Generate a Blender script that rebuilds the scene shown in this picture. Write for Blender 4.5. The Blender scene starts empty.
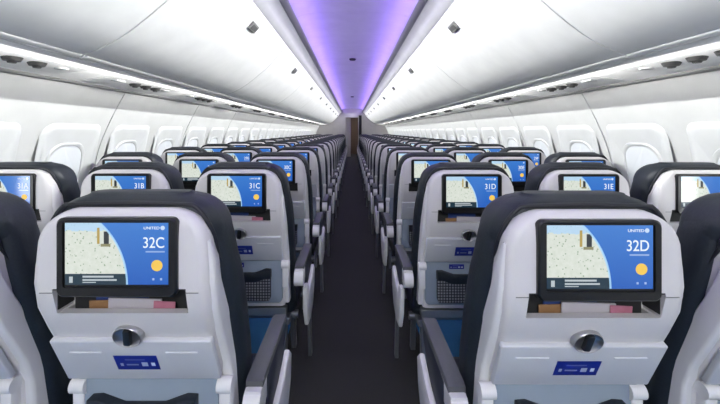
import bpy, bmesh, math, random
from mathutils import Vector, Matrix
random.seed(7)
scene = bpy.context.scene
COL = scene.collection

# ------------------------------------------------------------------ camera, light, exposure
CAM_H = 1.30
cam_data = bpy.data.cameras.new('camera')
cam_data.sensor_width = 36.0
cam_data.lens = 36.0 * 350.0 / 720.0
cam_data.shift_x = 8.0 / 720.0
cam_data.shift_y = -71.0 / 720.0
cam_data.clip_start = 0.02
cam = bpy.data.objects.new('camera', cam_data)
cam.location = (-0.01, 0.0, CAM_H)
cam.rotation_euler = (math.radians(90), 0, 0)
COL.objects.link(cam)
scene.camera = cam

scene.view_settings.view_transform = 'Standard'
scene.view_settings.look = 'None'
scene.view_settings.gamma = 1.0
scene.view_settings.use_curve_mapping = False
scene.view_settings.exposure = 0.0

world = bpy.data.worlds.new('world')
world.use_nodes = True
world.node_tree.nodes['Background'].inputs[0].default_value = (0.8, 0.85, 1.0, 1)
world.node_tree.nodes['Background'].inputs[1].default_value = 0.05
scene.world = world

Y0, Y1 = -2.6, 17.55         # rear and front ends of the cabin


def area(name, loc, rot, sx, sy, power, color):
    l = bpy.data.lights.new(name, 'AREA')
    l.shape = 'RECTANGLE'
    l.size, l.size_y = sx, sy
    l.energy = power
    l.color = color
    o = bpy.data.objects.new(name, l)
    o.location = loc
    o.rotation_euler = rot
    COL.objects.link(o)
    return o


H0 = CAM_H
YM = (Y0 + Y1) / 2
YL = Y1 - Y0 - 0.2
P_WASH, P_PURPLE, P_REAR, E_WINDOW = 112.0, 40.0, 48.0, 0.06
P_SERVICE = 24.0
for s in (-1, 1):
    # white wash strip standing in the ceiling cove, thrown across the cabin at the bins opposite
    l = area('bin_wash_light', (s * 0.515, YM, H0 + .992), (0, math.radians(s * 68), 0), 0.03, YL, P_WASH, (0.975, 1.0, 0.93))
    l.data.spread = math.radians(46)
    # purple strip lying on the ledge, facing the ceiling panel
    area('ceiling_cove_light', (s * 0.478, YM, H0 + .957), (0, math.radians(180 - s * 52), 0), 0.02, YL, P_PURPLE, (0.34, 0.19, 1.0))
for s in (-1, 1):
    # unseen fill strip added at the bins' lower lip, brightening service panels and wall
    l = area('service_fill_light', (s * 1.272, YM, H0 + .300), (0, math.radians(-s * 86), 0), 0.012, YL, P_SERVICE, (1.0, 0.99, 0.96))
    l.data.spread = math.radians(84)
# fill light added behind the camera to brighten the seat backs
area('rear_fill_light', (0.0, -1.7, 2.2), (math.radians(35), 0, 0), 0.9, 0.5, P_REAR, (0.97, 1.0, 0.97))

# ------------------------------------------------------------------ materials
MATS = {}


def mat(name, color, rough=0.5, metal=0.0, emit=None, strength=1.0, bump=None, coat=0.0, vary=0.04):
    m = bpy.data.materials.new(name)
    m.use_nodes = True
    nt = m.node_tree
    b = nt.nodes['Principled BSDF']
    b.inputs['Roughness'].default_value = rough
    b.inputs['Metallic'].default_value = metal
    b.inputs['Coat Weight'].default_value = coat
    tc = nt.nodes.new('ShaderNodeTexCoord')
    nz = nt.nodes.new('ShaderNodeTexNoise')
    nz.inputs['Scale'].default_value = bump[0] if bump else 6.0
    nz.inputs['Detail'].default_value = 3.0
    nt.links.new(tc.outputs['Object'], nz.inputs['Vector'])
    rp = nt.nodes.new('ShaderNodeValToRGB')
    c = Vector(color)
    lo, hi = c * (1 - vary), c * (1 + vary)
    rp.color_ramp.elements[0].position = 0.3
    rp.color_ramp.elements[1].position = 0.7
    rp.color_ramp.elements[0].color = (*lo, 1)
    rp.color_ramp.elements[1].color = (*hi, 1)
    nt.links.new(nz.outputs['Fac'], rp.inputs['Fac'])
    nt.links.new(rp.outputs['Color'], b.inputs['Base Color'])
    if bump:
        bp = nt.nodes.new('ShaderNodeBump')
        bp.inputs['Strength'].default_value = bump[1]
        bp.inputs['Distance'].default_value = bump[2]
        nt.links.new(nz.outputs['Fac'], bp.inputs['Height'])
        nt.links.new(bp.outputs['Normal'], b.inputs['Normal'])
    if emit:
        b.inputs['Emission Color'].default_value = (*emit, 1)
        b.inputs['Emission Strength'].default_value = strength
    MATS[name] = m
    return m


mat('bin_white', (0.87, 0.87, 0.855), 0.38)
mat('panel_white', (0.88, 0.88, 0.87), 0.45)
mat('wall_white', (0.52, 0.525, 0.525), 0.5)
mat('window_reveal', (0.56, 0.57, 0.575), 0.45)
mat('shade_lit', (0.56, 0.58, 0.61), 0.5, emit=(0.92, 0.96, 1.0), strength=E_WINDOW)
mat('daylight', (0.8, 0.85, 0.9), 0.3, emit=(0.93, 0.97, 1.0), strength=12.0)
mat('ceiling_white', (0.78, 0.78, 0.80), 0.5)
mat('ledge_grey', (0.42, 0.40, 0.48), 0.4)
mat('latch_dark', (0.10, 0.10, 0.095), 0.5)
mat('latch_grey', (0.20, 0.20, 0.19), 0.45)
mat('seam_grey', (0.18, 0.18, 0.18), 0.6)
mat('shell_white', (0.66, 0.64, 0.64), 0.42, bump=(900, 0.05, 0.0004))
mat('wing_white', (0.74, 0.735, 0.735), 0.4)
mat('tray_white', (0.56, 0.57, 0.60), 0.40, bump=(900, 0.05, 0.0004))
mat('lower_grey', (0.24, 0.29, 0.35), 0.5)
mat('leather_navy', (0.0075, 0.0125, 0.0195), 0.52, bump=(160, 0.25, 0.002), vary=0.2)
mat('leather_seam', (0.006, 0.007, 0.012), 0.5)
mat('bezel_black', (0.004, 0.004, 0.0045), 0.3)
mat('dark_liner', (0.02, 0.02, 0.022), 0.7)
mat('latch_metal', (0.42, 0.42, 0.43), 0.28, metal=0.9)
mat('black_plastic', (0.012, 0.012, 0.013), 0.4)
mat('arm_grey', (0.082, 0.086, 0.092), 0.5, bump=(300, 0.2, 0.001))
mat('arm_navy', (0.02, 0.024, 0.04), 0.5)
mat('frame_grey', (0.22, 0.23, 0.25), 0.4, metal=0.6)
mat('vent_dark', (0.02, 0.02, 0.02), 0.5)
mat('rail_grey', (0.22, 0.22, 0.22), 0.5)
mat('vent_grey', (0.45, 0.45, 0.45), 0.4)
mat('bulkhead_beige', (0.55, 0.53, 0.50), 0.6)
mat('galley_brown', (0.20, 0.15, 0.125), 0.6)
mat('curtain_black', (0.01, 0.01, 0.012), 0.8)
mat('carpet_dark', (0.021, 0.0205, 0.0205), 0.95, bump=(220, 0.6, 0.006), vary=0.5)
mat('carpet_blue', (0.03, 0.15, 0.36), 0.9, bump=(220, 0.5, 0.005), vary=0.3)
mat('text_white', (0.0, 0.0, 0.0), 0.5, emit=(0.85, 0.93, 1.0), strength=1.0)
mat('sun_yellow', (0.0, 0.0, 0.0), 0.5, emit=(0.95, 0.62, 0.10), strength=0.95)
mat('magazine_blue', (0.03, 0.06, 0.22), 0.4)
mat('magazine_brown', (0.28, 0.15, 0.07), 0.4)
mat('magazine_white', (0.45, 0.42, 0.46), 0.35, vary=0.15)
mat('magazine_pink', (0.40, 0.14, 0.20), 0.35, vary=0.2)
mat('rear_wall_white', (0.7, 0.7, 0.7), 0.6)


class N:
    """tiny node-math helper"""
    def __init__(self, nt):
        self.nt = nt

    def m(self, op, a, b=None, c=None):
        n = self.nt.nodes.new('ShaderNodeMath')
        n.operation = op
        for i, v in enumerate((a, b, c)):
            if v is None:
                continue
            if isinstance(v, (int, float)):
                n.inputs[i].default_value = v
            else:
                self.nt.links.new(v, n.inputs[i])
        return n.outputs[0]

    def mix(self, f, a, b):
        n = self.nt.nodes.new('ShaderNodeMix')
        n.data_type = 'RGBA'
        if isinstance(f, (int, float)):
            n.inputs[0].default_value = f
        else:
            self.nt.links.new(f, n.inputs[0])
        for i, v in ((6, a), (7, b)):
            if isinstance(v, tuple):
                n.inputs[i].default_value = (*v, 1)
            else:
                self.nt.links.new(v, n.inputs[i])
        return n.outputs[2]

    def rect(self, u, v, u0, u1, v0, v1):
        g = self.m
        a = g('MULTIPLY', g('GREATER_THAN', u, u0), g('LESS_THAN', u, u1))
        b = g('MULTIPLY', g('GREATER_THAN', v, v0), g('LESS_THAN', v, v1))
        return g('MULTIPLY', a, b)


def display_material():
    """what the seat screens show: a round-edged city map over blue, with a dark caption band"""
    m = bpy.data.materials.new('display_picture')
    m.use_nodes = True
    nt = m.node_tree
    b = nt.nodes['Principled BSDF']
    h = N(nt)
    g = h.m
    uv = nt.nodes.new('ShaderNodeUVMap')
    sp = nt.nodes.new('ShaderNodeSeparateXYZ')
    nt.links.new(uv.outputs[0], sp.inputs[0])
    u, v = sp.outputs[0], sp.outputs[1]
    asp = 1.68
    # circle that bounds the map
    dx = g('MULTIPLY', g('SUBTRACT', u, -0.204), asp)
    dy = v
    r = g('SQRT', g('ADD', g('MULTIPLY', dx, dx), g('MULTIPLY', dy, dy)))
    inside = g('LESS_THAN', r, 1.351)
    rim = g('LESS_THAN', g('ABSOLUTE', g('SUBTRACT', r, 1.351)), 0.016)
    mp = nt.nodes.new('ShaderNodeMapping')
    mp.inputs['Scale'].default_value = (asp, 1, 1)
    nt.links.new(uv.outputs[0], mp.inputs['Vector'])
    vo = nt.nodes.new('ShaderNodeTexVoronoi')
    vo.inputs['Scale'].default_value = 17.0
    nt.links.new(mp.outputs[0], vo.inputs['Vector'])
    nz = nt.nodes.new('ShaderNodeTexNoise')
    nz.inputs['Scale'].default_value = 14.0
    nt.links.new(mp.outputs[0], nz.inputs['Vector'])
    dots = g('LESS_THAN', vo.outputs['Distance'], 0.21)
    base = h.mix(nz.outputs['Fac'], (0.60, 0.66, 0.56), (0.80, 0.83, 0.78))
    mapc = h.mix(g('MULTIPLY', dots, 0.8), base, (0.22, 0.34, 0.20))
    # pale sky along the top of the map, a tower and roofs
    mapc = h.mix(g('MULTIPLY', g('GREATER_THAN', g('ADD', v, g('MULTIPLY', nz.outputs['Fac'], 0.12)), 0.93), 0.8), mapc, (0.42, 0.66, 0.90))
    mapc = h.mix(h.rect(u, v, 0.31, 0.335, 0.66, 0.92), mapc, (0.45, 0.33, 0.08))
    mapc = h.mix(h.rect(u, v, 0.375, 0.425, 0.62, 0.86), mapc, (0.03, 0.035, 0.04))
    mapc = h.mix(h.rect(u, v, 0.345, 0.44, 0.615, 0.66), mapc, (0.25, 0.24, 0.12))
    band = h.rect(u, v, -0.1, 0.66, -0.1, 0.175)
    mapc = h.mix(band, mapc, (0.012, 0.035, 0.055))
    for (a, c, d, e) in ((0.17, 0.47, 0.115, 0.145), (0.17, 0.50, 0.062, 0.09), (0.17, 0.30, 0.03, 0.045), (0.04, 0.075, 0.03, 0.13)):
        mapc = h.mix(g('MULTIPLY', h.rect(u, v, a, c, d, e), 0.75), mapc, (0.65, 0.72, 0.75))
    blue = h.mix(v, (0.018, 0.115, 0.50), (0.045, 0.20, 0.62))
    col = h.mix(inside, blue, mapc)
    col = h.mix(g('MULTIPLY', rim, 0.8), col, (0.42, 0.70, 0.95))
    # faint caption strokes and the two page dots
    for (a, c, d, e, k) in ((0.78, 0.965, 0.52, 0.545, 0.38), (0.845, 0.865, 0.07, 0.105, 0.5), (0.92, 0.94, 0.07, 0.105, 0.5)):
        col = h.mix(g('MULTIPLY', h.rect(u, v, a, c, d, e), k), col, (0.75, 0.88, 1.0))
    ex = g('MULTIPLY', g('SUBTRACT', u, 0.945), asp)
    ey = g('SUBTRACT', v, 0.918)
    globe = g('LESS_THAN', g('SQRT', g('ADD', g('MULTIPLY', ex, ex), g('MULTIPLY', ey, ey))), 0.036)
    col = h.mix(g('MULTIPLY', globe, 0.75), col, (0.75, 0.88, 1.0))
    nt.links.new(col, b.inputs['Emission Color'])
    b.inputs['Emission Strength'].default_value = 1.0
    b.inputs['Base Color'].default_value = (0.01, 0.01, 0.012, 1)
    b.inputs['Roughness'].default_value = 0.12
    MATS['display_picture'] = m


display_material()


def placard_material():
    m = bpy.data.materials.new('placard_blue')
    m.use_nodes = True
    nt = m.node_tree
    b = nt.nodes['Principled BSDF']
    h = N(nt)
    g = h.m
    uv = nt.nodes.new('ShaderNodeUVMap')
    sp = nt.nodes.new('ShaderNodeSeparateXYZ')
    nt.links.new(uv.outputs[0], sp.inputs[0])
    u, v = sp.outputs[0], sp.outputs[1]
    col = h.mix(v, (0.006, 0.012, 0.20), (0.006, 0.014, 0.24))
    for (a, c, d, e, k) in ((0.10, 0.17, 0.26, 0.46, 0.45), (0.24, 0.52, 0.30, 0.40, 0.28), (0.24, 0.70, 0.66, 0.74, 0.15),
                            (0.60, 0.74, 0.24, 0.52, 0.55), (0.82, 0.91, 0.26, 0.50, 0.85)):
        col = h.mix(g('MULTIPLY', h.rect(u, v, a, c, d, e), k), col, (0.75, 0.80, 0.9))
    nt.links.new(col, b.inputs['Base Color'])
    b.inputs['Roughness'].default_value = 0.35
    MATS['placard_blue'] = m


placard_material()


def net_material():
    m = bpy.data.materials.new('net_mesh')
    m.use_nodes = True
    nt = m.node_tree
    b = nt.nodes['Principled BSDF']
    tc = nt.nodes.new('ShaderNodeTexCoord')
    br = nt.nodes.new('ShaderNodeTexBrick')
    br.offset = 0.0
    br.inputs['Scale'].default_value = 1.0
    br.inputs['Brick Width'].default_value = 0.013
    br.inputs['Row Height'].default_value = 0.013
    br.inputs['Mortar Size'].default_value = 0.0026
    br.inputs['Color1'].default_value = (0.16, 0.17, 0.19, 1)
    br.inputs['Color2'].default_value = (0.20, 0.21, 0.23, 1)
    br.inputs['Mortar'].default_value = (0.012, 0.014, 0.022, 1)
    mp = nt.nodes.new('ShaderNodeMapping')
    mp.inputs['Rotation'].default_value = (math.radians(90), 0, 0)
    nt.links.new(tc.outputs['Object'], mp.inputs['Vector'])
    nt.links.new(mp.outputs[0], br.inputs['Vector'])
    nt.links.new(br.outputs['Color'], b.inputs['Base Color'])
    b.inputs['Roughness'].default_value = 0.8
    MATS['net_mesh'] = m


net_material()

# ------------------------------------------------------------------ mesh helpers


class MB:
    def __init__(self):
        self.bm = bmesh.new()
        self.uvq = []

    def verts_faces(self, vs, fs):
        bv = [self.bm.verts.new(v) for v in vs]
        out = []
        for f in fs:
            try:
                out.append(self.bm.faces.new([bv[i] for i in f]))
            except ValueError:
                pass
        return out

    def box(self, x0, x1, y0, y1, z0, z1, bevel=0.0, seg=2, M=None):
        t = bmesh.new()
        bmesh.ops.create_cube(t, size=1.0)
        for v in t.verts:
            v.co = Vector(((x0 + x1) / 2 + v.co.x * (x1 - x0), (y0 + y1) / 2 + v.co.y * (y1 - y0), (z0 + z1) / 2 + v.co.z * (z1 - z0)))
        if bevel:
            bmesh.ops.bevel(t, geom=t.edges[:], offset=bevel, segments=seg, profile=0.5, affect='EDGES')
        self.merge(t, M)
        return self

    def merge(self, t, M=None):
        if M is not None:
            bmesh.ops.transform(t, matrix=M, verts=t.verts[:])
        me = bpy.data.meshes.new('tmp')
        t.to_mesh(me)
        t.free()
        self.bm.from_mesh(me)
        bpy.data.meshes.remove(me)

    def loft(self, secs, cap=True):
        n = len(secs[0])
        vs = [p for s in secs for p in s]
        fs = []
        for i in range(len(secs) - 1):
            for j in range(n):
                k = (j + 1) % n
                fs.append((i * n + j, i * n + k, (i + 1) * n + k, (i + 1) * n + j))
        if cap:
            fs.append(tuple(range(n - 1, -1, -1)))
            fs.append(tuple((len(secs) - 1) * n + j for j in range(n)))
        t = bmesh.new()
        bv = [t.verts.new(v) for v in vs]
        for f in fs:
            t.faces.new([bv[i] for i in f])
        bmesh.ops.recalc_face_normals(t, faces=t.faces[:])
        self.merge(t)
        return self

    def prism(self, pts, axis, a, b, bevel=0.0):
        """closed 2-D outline extruded along axis; pts are (x,z) for 'y', (y,z) for 'x', (x,y) for 'z'"""
        def P(p, t):
            return {'y': (p[0], t, p[1]), 'x': (t, p[0], p[1]), 'z': (p[0], p[1], t)}[axis]
        t = bmesh.new()
        A = [t.verts.new(P(p, a)) for p in pts]
        B = [t.verts.new(P(p, b)) for p in pts]
        n = len(pts)
        t.faces.new(A)
        t.faces.new(B[::-1])
        for i in range(n):
            j = (i + 1) % n
            t.faces.new((A[i], B[i], B[j], A[j]))
        bmesh.ops.recalc_face_normals(t, faces=t.faces[:])
        if bevel:
            es = [e for e in t.edges if (e.verts[0] in A and e.verts[1] in A) or (e.verts[0] in B and e.verts[1] in B)]
            bmesh.ops.bevel(t, geom=es, offset=bevel, segments=2, profile=0.5, affect='EDGES')
        self.merge(t)
        return self

    def cyl(self, p, q, r0, r1=None, n=20):
        r1 = r0 if r1 is None else r1
        p, q = Vector(p), Vector(q)
        d = (q - p).normalized()
        a = d.orthogonal().normalized()
        b = d.cross(a)
        s = [[tuple(c + r * (math.cos(2 * math.pi * i / n) * a + math.sin(2 * math.pi * i / n) * b)) for i in range(n)] for c, r in ((p, r0), (q, r1))]
        return self.loft(s)

    def build(self, name, m, parent=None, smooth=True, angle=40):
        me = bpy.data.meshes.new(name)
        self.bm.to_mesh(me)
        self.bm.free()
        return finish(name, me, m, parent, smooth, angle)


def finish(name, me, m, parent=None, smooth=True, angle=40):
    idx = [p.material_index for p in me.polygons]
    me.materials.clear()
    for k in (m if isinstance(m, (list, tuple)) else [m]):
        me.materials.append(MATS[k])
    if isinstance(m, (list, tuple)):
        me.polygons.foreach_set('material_index', idx)
    if smooth:
        for p in me.polygons:
            p.use_smooth = True
        me.set_sharp_from_angle(angle=math.radians(angle))
    o = bpy.data.objects.new(name, me)
    COL.objects.link(o)
    if parent:
        o.parent = parent
    return o


def rrect(w, y0, y1, z, r, n=5, x0=0.0):
    """rounded rectangle section in the x-y plane at height z"""
    r = min(r, w * 0.98, (y1 - y0) * 0.49)
    pts = []
    for cx, cy, a0 in ((w - r, y1 - r, 0), (-w + r, y1 - r, 90), (-w + r, y0 + r, 180), (w - r, y0 + r, 270)):
        for i in range(n + 1):
            a = math.radians(a0 + 90 * i / n)
            pts.append((x0 + cx + r * math.cos(a), cy + r * math.sin(a), z))
    return pts


def rounded_outline(x0, x1, z0, z1, r, n=6):
    pts = []
    for cx, cz, a0 in ((x1 - r, z1 - r, 0), (x0 + r, z1 - r, 90), (x0 + r, z0 + r, 180), (x1 - r, z0 + r, 270)):
        for i in range(n + 1):
            a = math.radians(a0 + 90 * i / n)
            pts.append((cx + r * math.cos(a), cz + r * math.sin(a)))
    return pts


def interp(tab, x):
    if x <= tab[0][0]:
        return tab[0][1]
    for (a, va), (b, vb) in zip(tab, tab[1:]):
        if x <= b:
            t = (x - a) / (b - a)
            return va + (vb - va) * t
    return tab[-1][1]


def quad_uv(name, corners, m, parent):
    """flat quad with 0..1 UVs; corners: lower left, lower right, upper right, upper left"""
    me = bpy.data.meshes.new(name)
    me.from_pydata([tuple(c) for c in corners], [], [(0, 1, 2, 3)])
    uvl = me.uv_layers.new(name='UVMap')
    for i, c in enumerate(((0, 0), (1, 0), (1, 1), (0, 1))):
        uvl.data[i].uv = c
    return finish(name, me, m, parent, smooth=False)


def text_mesh(name, body, size, m, parent, loc, align='RIGHT', extrude=0.0003, bold=0.0, squeeze=0.86):
    cu = bpy.data.curves.new(name, 'FONT')
    cu.body = body
    cu.size = size
    cu.align_x = align
    cu.extrude = extrude
    cu.offset = bold
    t = bpy.data.objects.new(name, cu)
    COL.objects.link(t)
    dg = bpy.context.evaluated_depsgraph_get()
    me = bpy.data.meshes.new_from_object(t.evaluated_get(dg))
    bpy.data.objects.remove(t)
    bpy.data.curves.remove(cu)
    me.transform(Matrix.Diagonal((squeeze, 1, 1, 1)))
    me.transform(Matrix.Rotation(math.radians(90), 4, 'X'))
    me.transform(Matrix.Translation(loc))
    me.name = name
    return finish(name, me, m, parent, smooth=False)


def tag(o, label=None, cat=None, group=None, kind=None):
    if label:
        o['label'] = label
    if cat:
        o['category'] = cat
    if group:
        o['group'] = group
    if kind:
        o['kind'] = kind
    return o


def empty(name, loc=(0, 0, 0)):
    o = bpy.data.objects.new(name, None)
    o.empty_display_size = 0.1
    o.location = loc
    COL.objects.link(o)
    return o


# ------------------------------------------------------------------ the cabin shell
H = CAM_H
WALL = [(1.615, H + .285), (1.675, H + .18), (1.74, H + .05), (1.795, H - .08), (1.835, H - .22), (1.855, H - .36), (1.85, H - .55), (1.80, H - .85), (1.70, H - 1.1), (1.60, 0.0)]
T = 0.02

# floor: charcoal aisle runner between blue carpet
m = MB()
AIS = 0.42
for x0, x1, idx in ((-1.85, -AIS, 1), (-AIS, AIS, 0), (AIS, 1.85, 1)):
    n0 = len(m.bm.faces)
    m.box(x0, x1, Y0, Y1 + 2.4, -0.04, 0.0)
    m.bm.faces.ensure_lookup_table()
    for f in m.bm.faces[n0:]:
        f.material_index = idx
tag(m.build('floor', ['carpet_dark', 'carpet_blue'], smooth=False), kind='structure')


def smooth_profile(pts, n=4):
    """Catmull-Rom through 2-D points"""
    out = []
    for i in range(len(pts) - 1):
        p0 = pts[max(i - 1, 0)]
        p1, p2 = pts[i], pts[i + 1]
        p3 = pts[min(i + 2, len(pts) - 1)]
        for k in range(n):
            t = k / n
            out.append(tuple(0.5 * ((2 * p1[c]) + (-p0[c] + p2[c]) * t + (2 * p0[c] - 5 * p1[c] + 4 * p2[c] - p3[c]) * t * t + (-p0[c] + 3 * p1[c] - 3 * p2[c] + p3[c]) * t ** 3) for c in (0, 1)))
    out.append(pts[-1])
    return out


WALLS = smooth_profile(WALL, 4)


def wall_x(z):
    for (x0, z0), (x1, z1) in zip(WALLS, WALLS[1:]):
        if z1 <= z <= z0:
            return x0 + (x1 - x0) * (z0 - z) / (z0 - z1)
    return 1.6


SEAM0, SEAMP = 2.49, 1.2
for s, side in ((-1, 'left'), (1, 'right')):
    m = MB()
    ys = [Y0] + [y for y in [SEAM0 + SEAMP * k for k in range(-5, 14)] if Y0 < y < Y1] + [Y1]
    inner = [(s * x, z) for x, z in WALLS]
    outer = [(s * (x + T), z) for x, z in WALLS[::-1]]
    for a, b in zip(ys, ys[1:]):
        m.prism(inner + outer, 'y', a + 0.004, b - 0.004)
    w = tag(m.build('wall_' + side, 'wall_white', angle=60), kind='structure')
    # dark joint strips a little behind the panels' face
    m = MB()
    inn = [(s * (x + 0.006), z) for x, z in WALLS]
    out = [(s * (x + T + 0.01), z) for x, z in WALLS[::-1]]
    for y in ys[1:-1]:
        m.prism(inn + out, 'y', y - 0.0035, y + 0.0035)
    tag(m.build('wall_joint', 'seam_grey', w, angle=60), kind='structure')

# windows: a shallow raised surround and a drawn shade with daylight behind it
WN = 0
for s in (-1, 1):
    for k in range(-2, 24):
        y = 2.21 + 0.585 * k
        if y > 14.5:
            continue
        WN += 1
        win = empty('window_%d' % WN, (0, y, 0))
        tag(win, kind='structure')

        def ring(w, z0, z1, r, d):
            return [(s * (wall_x(z) - d), yy, z) for yy, z in rounded_outline(-w, w, z0, z1, r, 6)]
        m = MB()
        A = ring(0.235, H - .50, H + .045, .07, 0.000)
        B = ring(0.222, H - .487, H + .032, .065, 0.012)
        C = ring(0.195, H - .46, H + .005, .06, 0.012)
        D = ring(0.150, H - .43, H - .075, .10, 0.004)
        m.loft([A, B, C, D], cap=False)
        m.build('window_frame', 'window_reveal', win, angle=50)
        m = MB()
        # D-shaped inner rim around the shade
        m.loft([D, ring(.145, H - .425, H - .08, .1, 0.012), ring(.132, H - .41, H - .093, .1, 0.012), ring(.128, H - .406, H - .097, .1, 0.003)], cap=False)
        m.build('window_rim', 'window_reveal', win, angle=50)
        me = bpy.data.meshes.new('window_shade')
        E = ring(.130, H - .408, H - .095, .09, 0.0045)
        me.from_pydata(E, [], [tuple(range(len(E)))])
        finish('window_pane' if k == -2 else 'window_shade', me, 'daylight' if k == -2 else 'shade_lit', win, smooth=False)

# ceiling: lavender lit centre panel with side coves, in sections
CE = [(0.555, H + 1.02), (0.545, H + 1.06), (0.50, H + 1.085), (0.42, H + 1.105), (0.30, H + 1.118), (0.15, H + 1.122), (0, H + 1.123)]
prof = [(-x, z) for x, z in CE] + [(x, z) for x, z in CE[-2::-1]]
m = MB()
top = [(x, z + 0.02) for x, z in prof[::-1]]
y = Y0
CSEG = 1.18
while y < Y1 - 0.01:
    b = min(y + CSEG, Y1)
    m.prism(prof + top, 'y', y + 0.003, b - 0.003)
    y = b
ceil = tag(m.build('ceiling', 'ceiling_white', angle=35), kind='structure')
TN = 0
for s in (-1, 1):
    # ledge that hides both light strips
    m = MB()
    m.prism([(s * .470, H + .944), (s * .474, H + .938), (s * .525, H + .930), (s * .55, H + .935), (s * .55, H + .945), (s * .474, H + .949)], 'y', Y0, Y1)
    TN += 1
    tag(m.build('trim_%d' % TN, 'ledge_grey', angle=60), kind='structure')
    # cove panel from the ceiling edge to the top of the bins
    m = MB()
    c = [(s * .530, H + .930), (s * .565, H + .915), (s * .60, H + .885), (s * .635, H + .835), (s * .66, H + .835), (s * .62, H + .92), (s * .57, H + .96), (s * .555, H + 1.03), (s * .54, H + 1.02), (s * .54, H + .95)]
    m.prism(c, 'y', Y0, Y1)
    TN += 1
    tag(m.build('trim_%d' % TN, 'panel_white', angle=60), kind='structure')
    # service panel strip under the bins
    m = MB()
    m.prism([(s * 1.262, H + .330), (s * 1.30, H + .318), (s * 1.56, H + .293), (s * 1.585, H + .285), (s * 1.60, H + .30), (s * 1.60, H + .335), (s * 1.262, H + .345)], 'y', Y0, Y1)
    TN += 1
    tag(m.build('trim_%d' % TN, 'panel_white', angle=60), kind='structure')
    # grey rail where the service panels meet the wall
    m = MB()
    m.prism([(s * 1.585, H + .289), (s * 1.588, H + .276), (s * 1.605, H + .270), (s * 1.630, H + .272), (s * 1.630, H + .285), (s * 1.60, H + .289)], 'y', Y0, Y1)
    TN += 1
    tag(m.build('trim_%d' % TN, 'rail_grey', angle=60), kind='structure')

# end walls
m = MB()
m.box(-1.9, 1.9, Y0 - 0.05, Y0, 0, 2.4)
tag(m.build('wall_rear', 'rear_wall_white', smooth=False), kind='structure')
m = MB()
m.box(-1.9, -0.33, Y1, Y1 + 0.05, 0, 2.42)
m.box(0.30, 1.9, Y1, Y1 + 0.05, 0, 2.42)
m.box(-0.33, 0.30, Y1, Y1 + 0.05, 1.98, 2.42)
tag(m.build('wall_front', 'bulkhead_beige', smooth=False), kind='structure')
m = MB()
m.box(-0.9, 0.9, Y1 + 2.3, Y1 + 2.35, 0, 2.3)
m.box(-0.95, -0.9, Y1 + 0.05, Y1 + 2.35, 0, 2.3)
m.box(0.9, 0.95, Y1 + 0.05, Y1 + 2.35, 0, 2.3)
m.box(-0.95, 0.95, Y1 + 0.05, Y1 + 2.35, 2.3, 2.34)
tag(m.build('wall_galley', 'galley_brown', smooth=False), kind='structure')

m = MB()
m.box(-0.325, -0.08, Y1 + 0.25, Y1 + 0.29, 0.0, 1.96, 0.01)
tag(m.build('door_1', 'bulkhead_beige'), kind='structure')
area('galley_fill_light', (0.1, Y1 + 1.1, 2.25), (0, 0, 0), 0.6, 0.3, 10.0, (1.0, 0.9, 0.8))  # unseen fill added to brighten the space beyond the front opening

# ------------------------------------------------------------------ overhead bins
ORD = ['nearest', 'second', 'third', 'fourth', 'fifth', 'sixth', 'seventh', 'eighth', 'ninth', 'tenth', 'eleventh', 'twelfth', 'thirteenth', 'fourteenth',
       'fifteenth', 'sixteenth', 'seventeenth', 'eighteenth', 'nineteenth', 'twentieth']
BIN_FACE = smooth_profile([(1.258, H + .335), (1.225, H + .337), (1.05, H + .418), (.84, H + .585), (.71, H + .725), (.655, H + .80), (.645, H + .83)], 5)
BP, BS = 1.77, 1.57


def make_bin(s):
    root = empty('overhead_bin')
    body = [(.70, H + .93), (1.40, H + .93), (1.59, H + .60), (1.59, H + .355), (1.268, H + .352)]
    m = MB()
    m.prism([(s * x, z) for x, z in BIN_FACE + body], 'y', 0.005, BP - 0.005)
    m.build('bin_door', 'bin_white', root, angle=30)
    m = MB()
    # rolled lower lip
    m.prism([(s * x, z) for x, z in ((1.258, H + .333), (1.262, H + .352), (1.235, H + .352), (1.215, H + .340), (1.225, H + .331))], 'y', 0.006, BP - 0.006)
    m.build('bin_lip', 'panel_white', root, angle=60)
    # latch lying on the upper door face
    p0, p1 = Vector((.715, 0, H + .714)), Vector((.690, 0, H + .742))
    d = (p1 - p0).normalized()
    nrm = Vector((-d.z, 0, d.x))
    if nrm.x > 0:
        nrm = -nrm
    c = (p0 + p1) / 2
    X = Vector((s * d.x, 0, d.z))
    Z = Vector((s * nrm.x, 0, nrm.z))
    M = Matrix(((X.x, 0, Z.x, s * c.x), (0, 1, 0, BP / 2), (X.z, 0, Z.z, c.z), (0, 0, 0, 1)))
    m = MB()
    m.box(-0.030, 0.030, -0.065, 0.065, -0.006, 0.011, 0.003, 2, M)
    lt = m.build('bin_latch', 'latch_grey', root)
    m = MB()
    m.box(-0.018, 0.018, -0.05, 0.05, 0.009, 0.0135, 0.002, 1, M)
    m.build('latch_paddle', 'latch_dark', lt)
    return root


def copy_tree(o, parent=None):
    c = o.copy()
    COL.objects.link(c)
    if parent:
        c.parent = parent
        c.matrix_parent_inverse.identity()
    for ch in list(o.children):
        copy_tree(ch, c)
    return c


for s, side in ((-1, 'left'), (1, 'right')):
    proto = make_bin(s)
    first = True
    for k in range(-2, 9):
        y = BS + BP * (k - 0)
        if y + BP > Y1:
            continue
        if k == -2:
            continue
        o = proto if first else copy_tree(proto)
        first = False
        o.location = (0, y, 0)
        n = k + 1
        tag(o, 'white pivoting overhead bin with grey latch above the %s seats, %s in line' % (side, 'nearest the viewer' if n == 0 else ORD[n]), 'overhead bin', 'overhead bins on the %s' % side)

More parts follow.
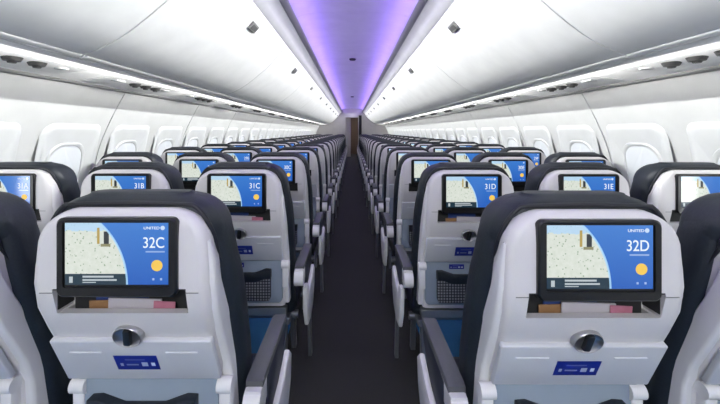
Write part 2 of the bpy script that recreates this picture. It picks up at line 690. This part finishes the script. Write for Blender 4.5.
# passenger service units
for s, side in ((-1, 'left'), (1, 'right')):
    for k in range(0, 15):
        y = 1.42 + 0.93 * k
        root = empty('service_unit', (0, y, 0))
        tag(root, 'white service unit with dark air nozzles over the %s seats, %s from the viewer' % (side, ORD[k]), 'service unit', 'service units on the %s' % side)

        def zz(x):
            return H + .318 + (x - 1.30) * (.293 - .318) / (1.56 - 1.30)
        m = MB()
        xa, xb = 1.33, 1.53
        m.prism([(s * xa, zz(xa)), (s * xa, zz(xa) - .006), (s * xb, zz(xb) - .006), (s * xb, zz(xb))], 'y', -0.36, 0.36)
        m.build('cover_panel', 'panel_white', root, angle=60)
        for j in range(3):
            m = MB()
            px, py = 1.405, -0.10 + 0.115 * j
            pz = zz(px) - 0.005
            m.cyl((s * px, py, pz), (s * px, py, pz - 0.016), 0.036, 0.028, 16)
            m.cyl((s * px, py, pz - .016), (s * px, py, pz - 0.024), 0.018, 0.014, 12)
            m.build('air_nozzle', 'vent_dark', root)
        m = MB()
        m.cyl((s * 1.405, 0.26, zz(1.405) - .004), (s * 1.405, 0.26, zz(1.405) - .012), 0.03, 0.027, 16)
        m.build('speaker_grille', 'vent_grey', root)
        m = MB()
        m.box(s * 1.405 - .02, s * 1.405 + .02, -0.30, -0.22, zz(1.405) - .012, zz(1.405) - .004, 0.002, 1)
        m.build('reading_light', 'vent_grey', root)

# small dark speakers on the centre of the ceiling
for y, w in ((5.45, 'nearer of the two'), (11.4, 'farther of the two')):
    m = MB()
    m.cyl((0, y, H + 1.124), (0, y, H + 1.10), 0.055, 0.045, 20)
    tag(m.build('ceiling_speaker', 'vent_dark'), 'small dark round fixture on the purple ceiling panel, %s' % w, 'ceiling fixture', 'fixtures on the ceiling panel')

# black curtain bundle hanging beside the front opening
m = MB()
pts = []
for i in range(24):
    a = 2 * math.pi * i / 24
    r = 1 + 0.22 * math.cos(6 * a)
    pts.append((0.40 + 0.06 * r * math.cos(a), Y1 - 0.10 + 0.05 * r * math.sin(a)))
m.prism(pts, 'z', 1.02, 2.08)
tag(m.build('curtain', 'curtain_black', angle=60), 'narrow black curtain hanging at the right of the far doorway', 'curtain')

# ------------------------------------------------------------------ seats
SH_Y = [(.46, .128), (.69, .114), (.715, .100), (.82, .048), (.86, .028), (.90, .012), (.945, .001), (.97, 0), (1.06, 0), (1.095, .003), (1.113, .011), (1.126, .026)]


def shell_w(z):
    w = interp([(.46, .186), (.70, .188), (.82, .191), (.92, .196), (1.0, .194), (1.04, .190)], z)
    if z > 1.04:
        t = min((z - 1.04) / .0865, 1.0)
        w = .190 - .085 * (1 - math.sqrt(max(0, 1 - t * t)))
    return w


def leather_w(z):
    w = interp([(.45, .222), (.85, .227), (.95, .222), (1.04, .208)], z)
    if z > 1.04:
        t = min((z - 1.04) / .1185, 1.0)
        w = .208 - .105 * (1 - math.sqrt(max(0, 1 - t * t)))
    return w


def make_backrest(root):
    m = MB()
    secs = []
    zs = [.44 + .04 * i for i in range(15)] + [1.02, 1.05, 1.08, 1.10, 1.115, 1.128, 1.138, 1.147, 1.153, 1.157]
    for z in zs:
        base = interp([(.44, .185), (.70, .150), (.85, .100), (1.0, .062), (1.10, .045), (1.175, .043)], z)
        th = interp([(.44, .10), (.70, .115), (.95, .12), (1.08, .12)], z)
        y0, y1 = base, base + th
        if z > 1.09:
            t = max(0, (z - 1.09) / .0685)
            k = (1 - math.sqrt(max(0, 1 - t * t)))
            y0 += .035 * k
            y1 -= .05 * k
        secs.append(rrect(leather_w(z), y0, y1, z, .045, 6))
    m.loft(secs)
    o = m.build('backrest', 'leather_navy', root, angle=60)
    o.data.transform(Matrix.Translation((0, 0, -.007)))
    return o


def make_headrest(root, back):
    """second leather layer folded over the top of the back, with a stitched welt along its rear edge"""
    m = MB()
    secs = []
    for z in [1.0, 1.025, 1.05, 1.07, 1.085, 1.10, 1.115, 1.128, 1.138, 1.147, 1.154, 1.159, 1.161]:
        zz = min(z, 1.156)
        e = interp([(1.0, -.012), (1.06, -.003), (1.10, .001), (1.14, .002), (1.161, -.006)], z)
        y0 = interp([(1.0, .072), (1.05, .052), (1.09, .040), (1.128, .036), (1.15, .040), (1.161, .060)], z)
        y1 = interp([(1.0, .170), (1.08, .170), (1.12, .168), (1.15, .150), (1.161, .115)], z)
        secs.append(rrect(leather_w(zz) + e, y0, y1, z, .040, 6))
    m.loft(secs)
    h = m.build('headrest', 'leather_navy', root, angle=60)
    pts = []
    zs = [.99, 1.01, 1.03, 1.05, 1.07, 1.09, 1.105, 1.12, 1.130, 1.138]
    for z in zs:
        pts.append(Vector((leather_w(z) - .016, interp([(.99, .078), (1.03, .060), (1.09, .041), (1.14, .036)], z), z)))
    for i in range(1, 9):
        pts.append(Vector((pts[len(zs) - 1].x * (1 - i / 8), .036, 1.138 + .004 * math.sin(math.pi / 2 * i / 8))))
    pts = pts + [Vector((-p.x, p.y, p.z)) for p in pts[-2::-1]]
    m = MB()
    secs = []
    for i, p in enumerate(pts):
        d = (pts[min(i + 1, len(pts) - 1)] - pts[max(i - 1, 0)]).normalized()
        nn = Vector((-d.z, 0, d.x))
        rr = .0055 * min(1.0, .12 + .3 * min(i, len(pts) - 1 - i))
        secs.append([tuple(p + Vector((0, rr * math.cos(2 * math.pi * j / 8), 0)) + nn * rr * math.sin(2 * math.pi * j / 8)) for j in range(8)])
    m.loft(secs)
    w = m.build('welt', 'leather_seam', h, angle=60)
    for q in (h, w):
        q.data.transform(Matrix.Translation((0, 0, -.007)))
    return h


SHELL_MESH = {}


def make_shell(root):
    if 'me' not in SHELL_MESH:
        m = MB()
        secs = []
        zs = [.46, .52, .58, .64, .69, .70, .715, .74, .77, .80, .82, .84, .86, .88, .90, .92, .945, .97, .99, 1.02, 1.04, 1.055, 1.07, 1.085, 1.095, 1.105, 1.113, 1.119, 1.123, 1.126]
        for z in zs:
            y0 = interp(SH_Y, z)
            y1 = interp([(.46, .195), (.70, .178), (.82, .14), (.86, .12), (1.0, .09), (1.10, .075), (1.126, .06)], z)
            secs.append(rrect(shell_w(z), y0, y1, z, .022, 5))
        m.loft(secs)
        sh = m.build('shell_tmp', 'shell_white', None)
        c = MB()
        c.box(-.146, .146, -.06, .060, .894, .954)
        c1 = c.build('cut_a', 'shell_white', None, smooth=False)
        c = MB()
        c.box(-.140, .140, .036, .0605, .850, .930)
        c2 = c.build('cut_b', 'shell_white', None, smooth=False)
        for cc in (c1, c2):
            md = sh.modifiers.new('cut', 'BOOLEAN')
            md.operation = 'DIFFERENCE'
            md.solver = 'EXACT'
            md.object = cc
        dg = bpy.context.evaluated_depsgraph_get()
        dg.update()
        me = bpy.data.meshes.new_from_object(sh.evaluated_get(dg))
        for o in (sh, c1, c2):
            bpy.data.objects.remove(o)
        SHELL_MESH['me'] = me
        me.name = 'back_shell'
        return finish('back_shell', me, 'shell_white', root, angle=38)
    o = bpy.data.objects.new('back_shell', SHELL_MESH['me'])
    COL.objects.link(o)
    o.parent = root
    return o


def tray_pt(t, off):
    """point on the tray's slope: t 0 (top) .. 1 (bottom), off outwards towards the viewer -> (y, z)"""
    y = -.004 + (.058 + .004) * t
    z = .846 + (.706 - .846) * t
    L = math.hypot(.062, .140)
    ny, nz = -.140 / L, -.062 / L
    return y + ny * off, z + nz * off


def make_seat(aisle):
    """aisle: +1 aisle on the +x side (left block), -1 on the -x side, 0 none"""
    root = empty('airline_seat')
    back = make_backrest(root)
    make_headrest(root, back)
    make_shell(root)
    # side wings: white mouldings around the flanks of the shell
    for s in (-1, 1):
        m = MB()
        secs = []
        for z in [.47, .56, .66, .72, .78, .84, .90, .96, 1.0, 1.03, 1.055]:
            y0 = interp(SH_Y, z) + .014
            y1 = y0 + interp([(.47, .075), (.72, .085), (.9, .062), (1.03, .03), (1.055, .016)], z)
            xo = s * (shell_w(z) + interp([(.47, .020), (.72, .017), (.95, .009), (1.055, .003)], z))
            xi = s * (shell_w(z) - .03)
            xm = (xi + xo) / 2
            secs.append(rrect(abs(xo - xi) / 2, y0, y1, z, .01, 4, xm))
        m.loft(secs)
        m.build('side_wing', 'wing_white', root, angle=50)
    # screen
    m = MB()
    bz0, bz1 = .940, 1.112
    a = rounded_outline(-.131, .131, bz0, bz1, .015, 6)
    b = rounded_outline(-.1275, .1275, bz0 + .004, bz1 - .004, .014, 6)
    c = rounded_outline(-.1155, .1155, bz0 + .021, bz1 - .008, .006, 6)
    m.loft([[(x, .006, z) for x, z in a], [(x, -.006, z) for x, z in a], [(x, -.010, z) for x, z in b], [(x, -.009, z) for x, z in c], [(x, -.006, z) for x, z in c]])
    scr = m.build('screen', 'bezel_black', root, angle=35)
    du, dz0, dz1 = .112, .967, 1.101
    quad_uv('display', [(-du, -.0066, dz0), (du, -.0066, dz0), (du, -.0066, dz1), (-du, -.0066, dz1)], 'display_picture', scr)
    m = MB()
    m.cyl((.0875, -.0068, .967 + .134 * .31), (.0875, -.0074, .967 + .134 * .31), .0122, .0122, 24)
    m.build('sun_symbol', 'sun_yellow', scr)
    # literature pocket
    m = MB()
    m.box(-.1395, .1395, .0565, .0600, .8515, .9525)
    m.box(-.145, .145, .002, .0595, .9505, .9535)
    m.box(-.1395, .1395, .0365, .0565, .8505, .8525)
    for s in (-1, 1):
        m.box(s * .1445 - .001, s * .1445 + .001, .014, .0595, .902, .952)
    m.build('literature_pocket', 'dark_liner', root, smooth=False)
    for s in (-1, 1):
        m = MB()
        m.box(s * .160 - .014, s * .160 + .014, -.0004, .004, .9445, .9462)
        m.build('shell_seam', 'seam_grey', root, smooth=False)
    # tray table
    m = MB()
    secs = []
    W = .187
    for t, in_ in ((-.0, .004), (.03, 0), (.95, 0), (1.0, .006)):
        pass
    L = math.hypot(.056, .126)
    ang = math.atan2(.056, .126)
    M = Matrix.Translation((0, .0715, .756)) @ Matrix.Rotation(ang, 4, 'X')
    m.box(-W, W, -.006, .010, -L / 2, L / 2, .004, 3, M)
    for s in (-1, 1):
        m.box(s * .112 - .038, s * .112 + .038, -.0085, -.004, .030, .034, .0015, 1, M)
    tray = m.build('tray_table', 'tray_white', root, angle=35)
    q = [M @ Vector(v) for v in ((-.052, -.0066, -.030), (.050, -.0066, -.030), (.050, -.0066, .021), (-.052, -.0066, .021))]
    quad_uv('placard', q, 'placard_blue', tray)
    # tray latch
    m = MB()
    ML = Matrix.Translation((0, .036, .834)) @ Matrix.Rotation(ang * .7, 4, 'X')
    ring_o, secs = [(.0335, .004), (.0335, -.0085), (.0315, -.0105), (.0285, -.0085), (.0235, -.0035), (.0, -.0025)], []
    for r, y in ring_o:
        secs.append([tuple(ML @ Vector((max(r, .0004) * math.cos(2 * math.pi * i / 28), y, max(r, .0004) * math.sin(2 * math.pi * i / 28) * .86))) for i in range(28)])
    m.loft(secs)
    lat = m.build('tray_latch', 'latch_metal', root, angle=50)
    m = MB()
    m.box(-.0085, .0085, -.013, .002, -.022, .021, .004, 2, ML @ Matrix.Rotation(.12, 4, 'Y'))
    m.build('latch_lever', 'black_plastic', lat)
    # tray arms' hinges, below the tray
    for s in (-1, 1):
        hx = s * (.195 if s == aisle else .166)
        m = MB()
        m.cyl((hx - .018, .108, .668), (hx + .018, .108, .668), .019, None, 18)
        m.box(hx - .015, hx + .015, .098, .130, .56, .670, .006, 2)
        m.build('tray_hinge', 'wing_white', root)
    # lower back panel with net pocket
    m = MB()
    m.prism(rounded_outline(-.180, .180, .487, .690, .02), 'y', .102, .130, .004)
    m.build('lower_panel', 'lower_grey', root)
    m = MB()
    o = [(-.122, .505), (.122, .505), (.128, .52), (.128, .615), (.11, .618), (.06, .600), (-.06, .600), (-.11, .618), (-.128, .615), (-.128, .52)]
    m.prism(o, 'y', .080, .105, .004)
    net = m.build('net_pocket', 'net_mesh', root)
    m = MB()
    top = [(-.130, .650), (-.105, .652), (-.05, .632), (.05, .632), (.105, .652), (.130, .650), (.130, .612), (.11, .612), (.06, .594), (-.06, .594), (-.11, .612), (-.130, .612)]
    m.prism(top, 'y', .076, .106, .003)
    m.build('pocket_hem', 'leather_navy', net)
    quad_uv('label_tag', [(-.070, .1015, .656), (.0, .1015, .656), (.0, .1015, .678), (-.070, .1015, .678)], 'placard_blue', root)
    # seat pan
    m = MB()
    secs = []
    for z, w, y0, y1 in ((.375, .205, .23, .555), (.385, .222, .21, .58), (.41, .225, .20, .59), (.44, .224, .20, .585), (.455, .215, .205, .565), (.46, .195, .22, .54)):
        secs.append(rrect(w, y0, y1, z, .05, 5))
    m.loft(secs)
    m.build('seat_cushion', 'leather_navy', root, angle=60)
    m = MB()
    m.cyl((-.23, .27, .350), (.23, .27, .350), .020, None, 14)
    m.cyl((-.23, .50, .350), (.23, .50, .350), .020, None, 14)
    m.box(-.19, .19, .15, .19, .40, .44, .004, 1)
    for s in (-1, 1):
        m.box(s * .19 - .012, s * .19 + .012, .17, .56, .345, .38, .004, 1)
    m.build('seat_frame', 'frame_grey', root)
    lx = .16 * (aisle if aisle else 0)
    for y0, y1 in ((.27, .23), (.50, .57)):
        m = MB()
        secs = []
        for t in (0, 1):
            yc = y0 + (y1 - y0) * t
            z = .350 * (1 - t)
            secs.append(rrect(.014, yc - .025, yc + .025, z, .006, 3, lx))
        m.loft(secs)
        m.build('leg', 'frame_grey', root)

    def armrest(x, is_aisle, s):
        hw = .0215
        m = MB()
        b0 = 0 if is_aisle else .09
        side = [(.13 + b0, .595), (.15 + b0, .565), (.42, .588), (.475, .605), (.482, .622), (.13 + b0, .632)]
        m.prism([(y, z) for y, z in side], 'x', x - hw, x + hw, .004)
        if is_aisle:
            m.cyl((x - hw, .150, .590), (x + hw, .150, .590), .040, None, 22)
        arm = m.build('armrest', 'wing_white', root)
        m = MB()
        m.prism([(.150 + b0, .628), (.150 + b0, .646), (.17 + b0, .652), (.465, .652), (.486, .644), (.488, .628), (.47, .620)], 'x', x - hw - .002, x + hw + .002, .005)
        m.build('arm_pad', 'arm_grey', arm)
        if is_aisle:
            # side panels of the armrest and the white end shroud below
            m = MB()
            m.prism([(.195, .626), (.478, .626), (.465, .585), (.36, .52), (.24, .49), (.195, .53)], 'x', x + s * .004, x + s * .0228, .003)
            m.build('arm_panel', 'arm_navy', arm)
            m = MB()
            a, b = sorted((x + s * .018, x + s * .038))
            m.prism([(.13, .55), (.19, .545), (.235, .485), (.36, .50), (.46, .535), (.50, .50), (.485, .42), (.42, .34), (.30, .31), (.20, .33), (.145, .42)], 'x', a, b, .006)
            m.build('end_shroud', 'wing_white', root)
            m = MB()
            secs = []
            for yc, z in ((.40, .36), (.46, .02)):
                secs.append(rrect(.010, yc - .022, yc + .022, z, .006, 3, x + s * .016))
            m.loft(secs)
            m.build('leg_strut', 'frame_grey', root)
    if aisle:
        armrest(aisle * .2545, True, aisle)
        armrest(-aisle * .256, False, 0)
    return root


SP = .512
PITCH = .787
CX, DX = -.520, .513
protos = {1: make_seat(1), -1: make_seat(-1), 0: make_seat(0)}
used = set()


def seat_armrest_copy(root, s):
    pass


COLS = [('A', CX - 2 * SP, 'left window column'), ('B', CX - SP, 'left middle column'), ('C', CX, 'left aisle column'),
        ('D', DX, 'right aisle column'), ('E', DX + SP, 'right middle column'), ('F', DX + 2 * SP, 'right window column')]
ROWS = 20
FAR_DROP = ('net_pocket', 'label_tag', 'tray_hinge', 'literature_pocket', 'lower_panel', 'seat_frame', 'leg', 'shell_seam')
SKIP = set()
seats = {}
for k in range(ROWS):
    for letter, x, colname in COLS:
        if (k, letter) in SKIP:
            continue
        kind = 1 if letter == 'C' else -1 if letter == 'D' else 0
        p = protos[kind]
        if kind not in used:
            used.add(kind)
            o = p
        else:
            o = copy_tree(p)
            o.name = 'airline_seat'
        y = (.765 if letter in 'ABC' else .745) + PITCH * k
        o.location = (x, y, 0)
        num = '%d%s' % (32 - k, letter)
        if k == 0 and letter in 'CD':
            lab = 'navy and white airline seat with screen reading %s, nearest in the %s' % (num, colname)
        elif k == 1 and letter in 'CD':
            lab = 'navy and white airline seat with screen reading %s, second row of the %s' % (num, colname)
        else:
            lab = 'navy and white airline seat, %s row from the viewer, %s' % (ORD[k] if k else 'nearest', colname)
        tag(o, lab, 'airline seat', 'airline seats in rows')
        seats[(k, letter)] = o

# seat numbers and lettering on the screens that can be read
for (k, letter), o in seats.items():
    scr = [c for c in o.children if c.name.split('.')[0] == 'screen']
    if not scr or k > 4:
        continue
    num = '%d%s' % (32 - k, letter)
    text_mesh('seat_number', num, .0330, 'text_white', scr[0], (.1045, -.0071, 1.0470), 'RIGHT', .0002, .0001)
    if k < 2:
        text_mesh('brand_lettering', 'UNITED', .0085, 'text_white', scr[0], (.0935, -.0071, 1.0870), 'RIGHT', .0002, .0, 1.15)

# the nearest row carries no tag below its tray tables
for (k, letter), o in seats.items():
    if k == 0:
        for c in list(o.children):
            if c.name.split('.')[0] == 'label_tag':
                bpy.data.objects.remove(c)

# far seats: drop the parts nothing shows
for (k, letter), o in list(seats.items()):
    if k >= 7:
        for c in list(o.children):
            if c.name.split('.')[0] in FAR_DROP:
                for cc in list(c.children):
                    bpy.data.objects.remove(cc)
                bpy.data.objects.remove(c)

# magazines in the pockets
for k, yy in ((0, 0), (1, 0)):
    for letter in 'CD':
        o = seats[(k, letter)]
        x0, y0 = o.location.x, o.location.y
        which = {('C', 0): 'seat 32C', ('D', 0): 'seat 32D', ('C', 1): 'seat 31C', ('D', 1): 'seat 31D'}[(letter, k)]
        for nm, mt, xa, xb, ya, yb, zt, tilt, col in (
                ('booklet', 'magazine_blue', -.088, .035, .0515, .0545, .926, .02, 'dark blue folded booklet'),
                ('brochure', 'magazine_brown', -.100, -.045, .047, .0500, .907, -.03, 'small brown brochure'),
                ('magazine', 'magazine_white', -.052, .070, .0410, .0460, .914, .03, 'pale glossy magazine'),
                ('leaflet', 'magazine_pink', .054, .104, .0375, .0395, .909, .05, 'pink printed leaflet')):
            m = MB()
            Mx = Matrix.Translation(((xa + xb) / 2, 0, .890)) @ Matrix.Rotation(tilt, 4, 'Y')
            hw = (xb - xa) / 2
            m.box(-hw, hw, ya, yb, -.033, zt - .890, .0008, 1, Mx)
            q = m.build(nm, mt)
            q.location = (x0, y0, 0)
            tag(q, '%s in the back pocket of %s' % (col, which), nm, 'reading matter in the seat pockets')
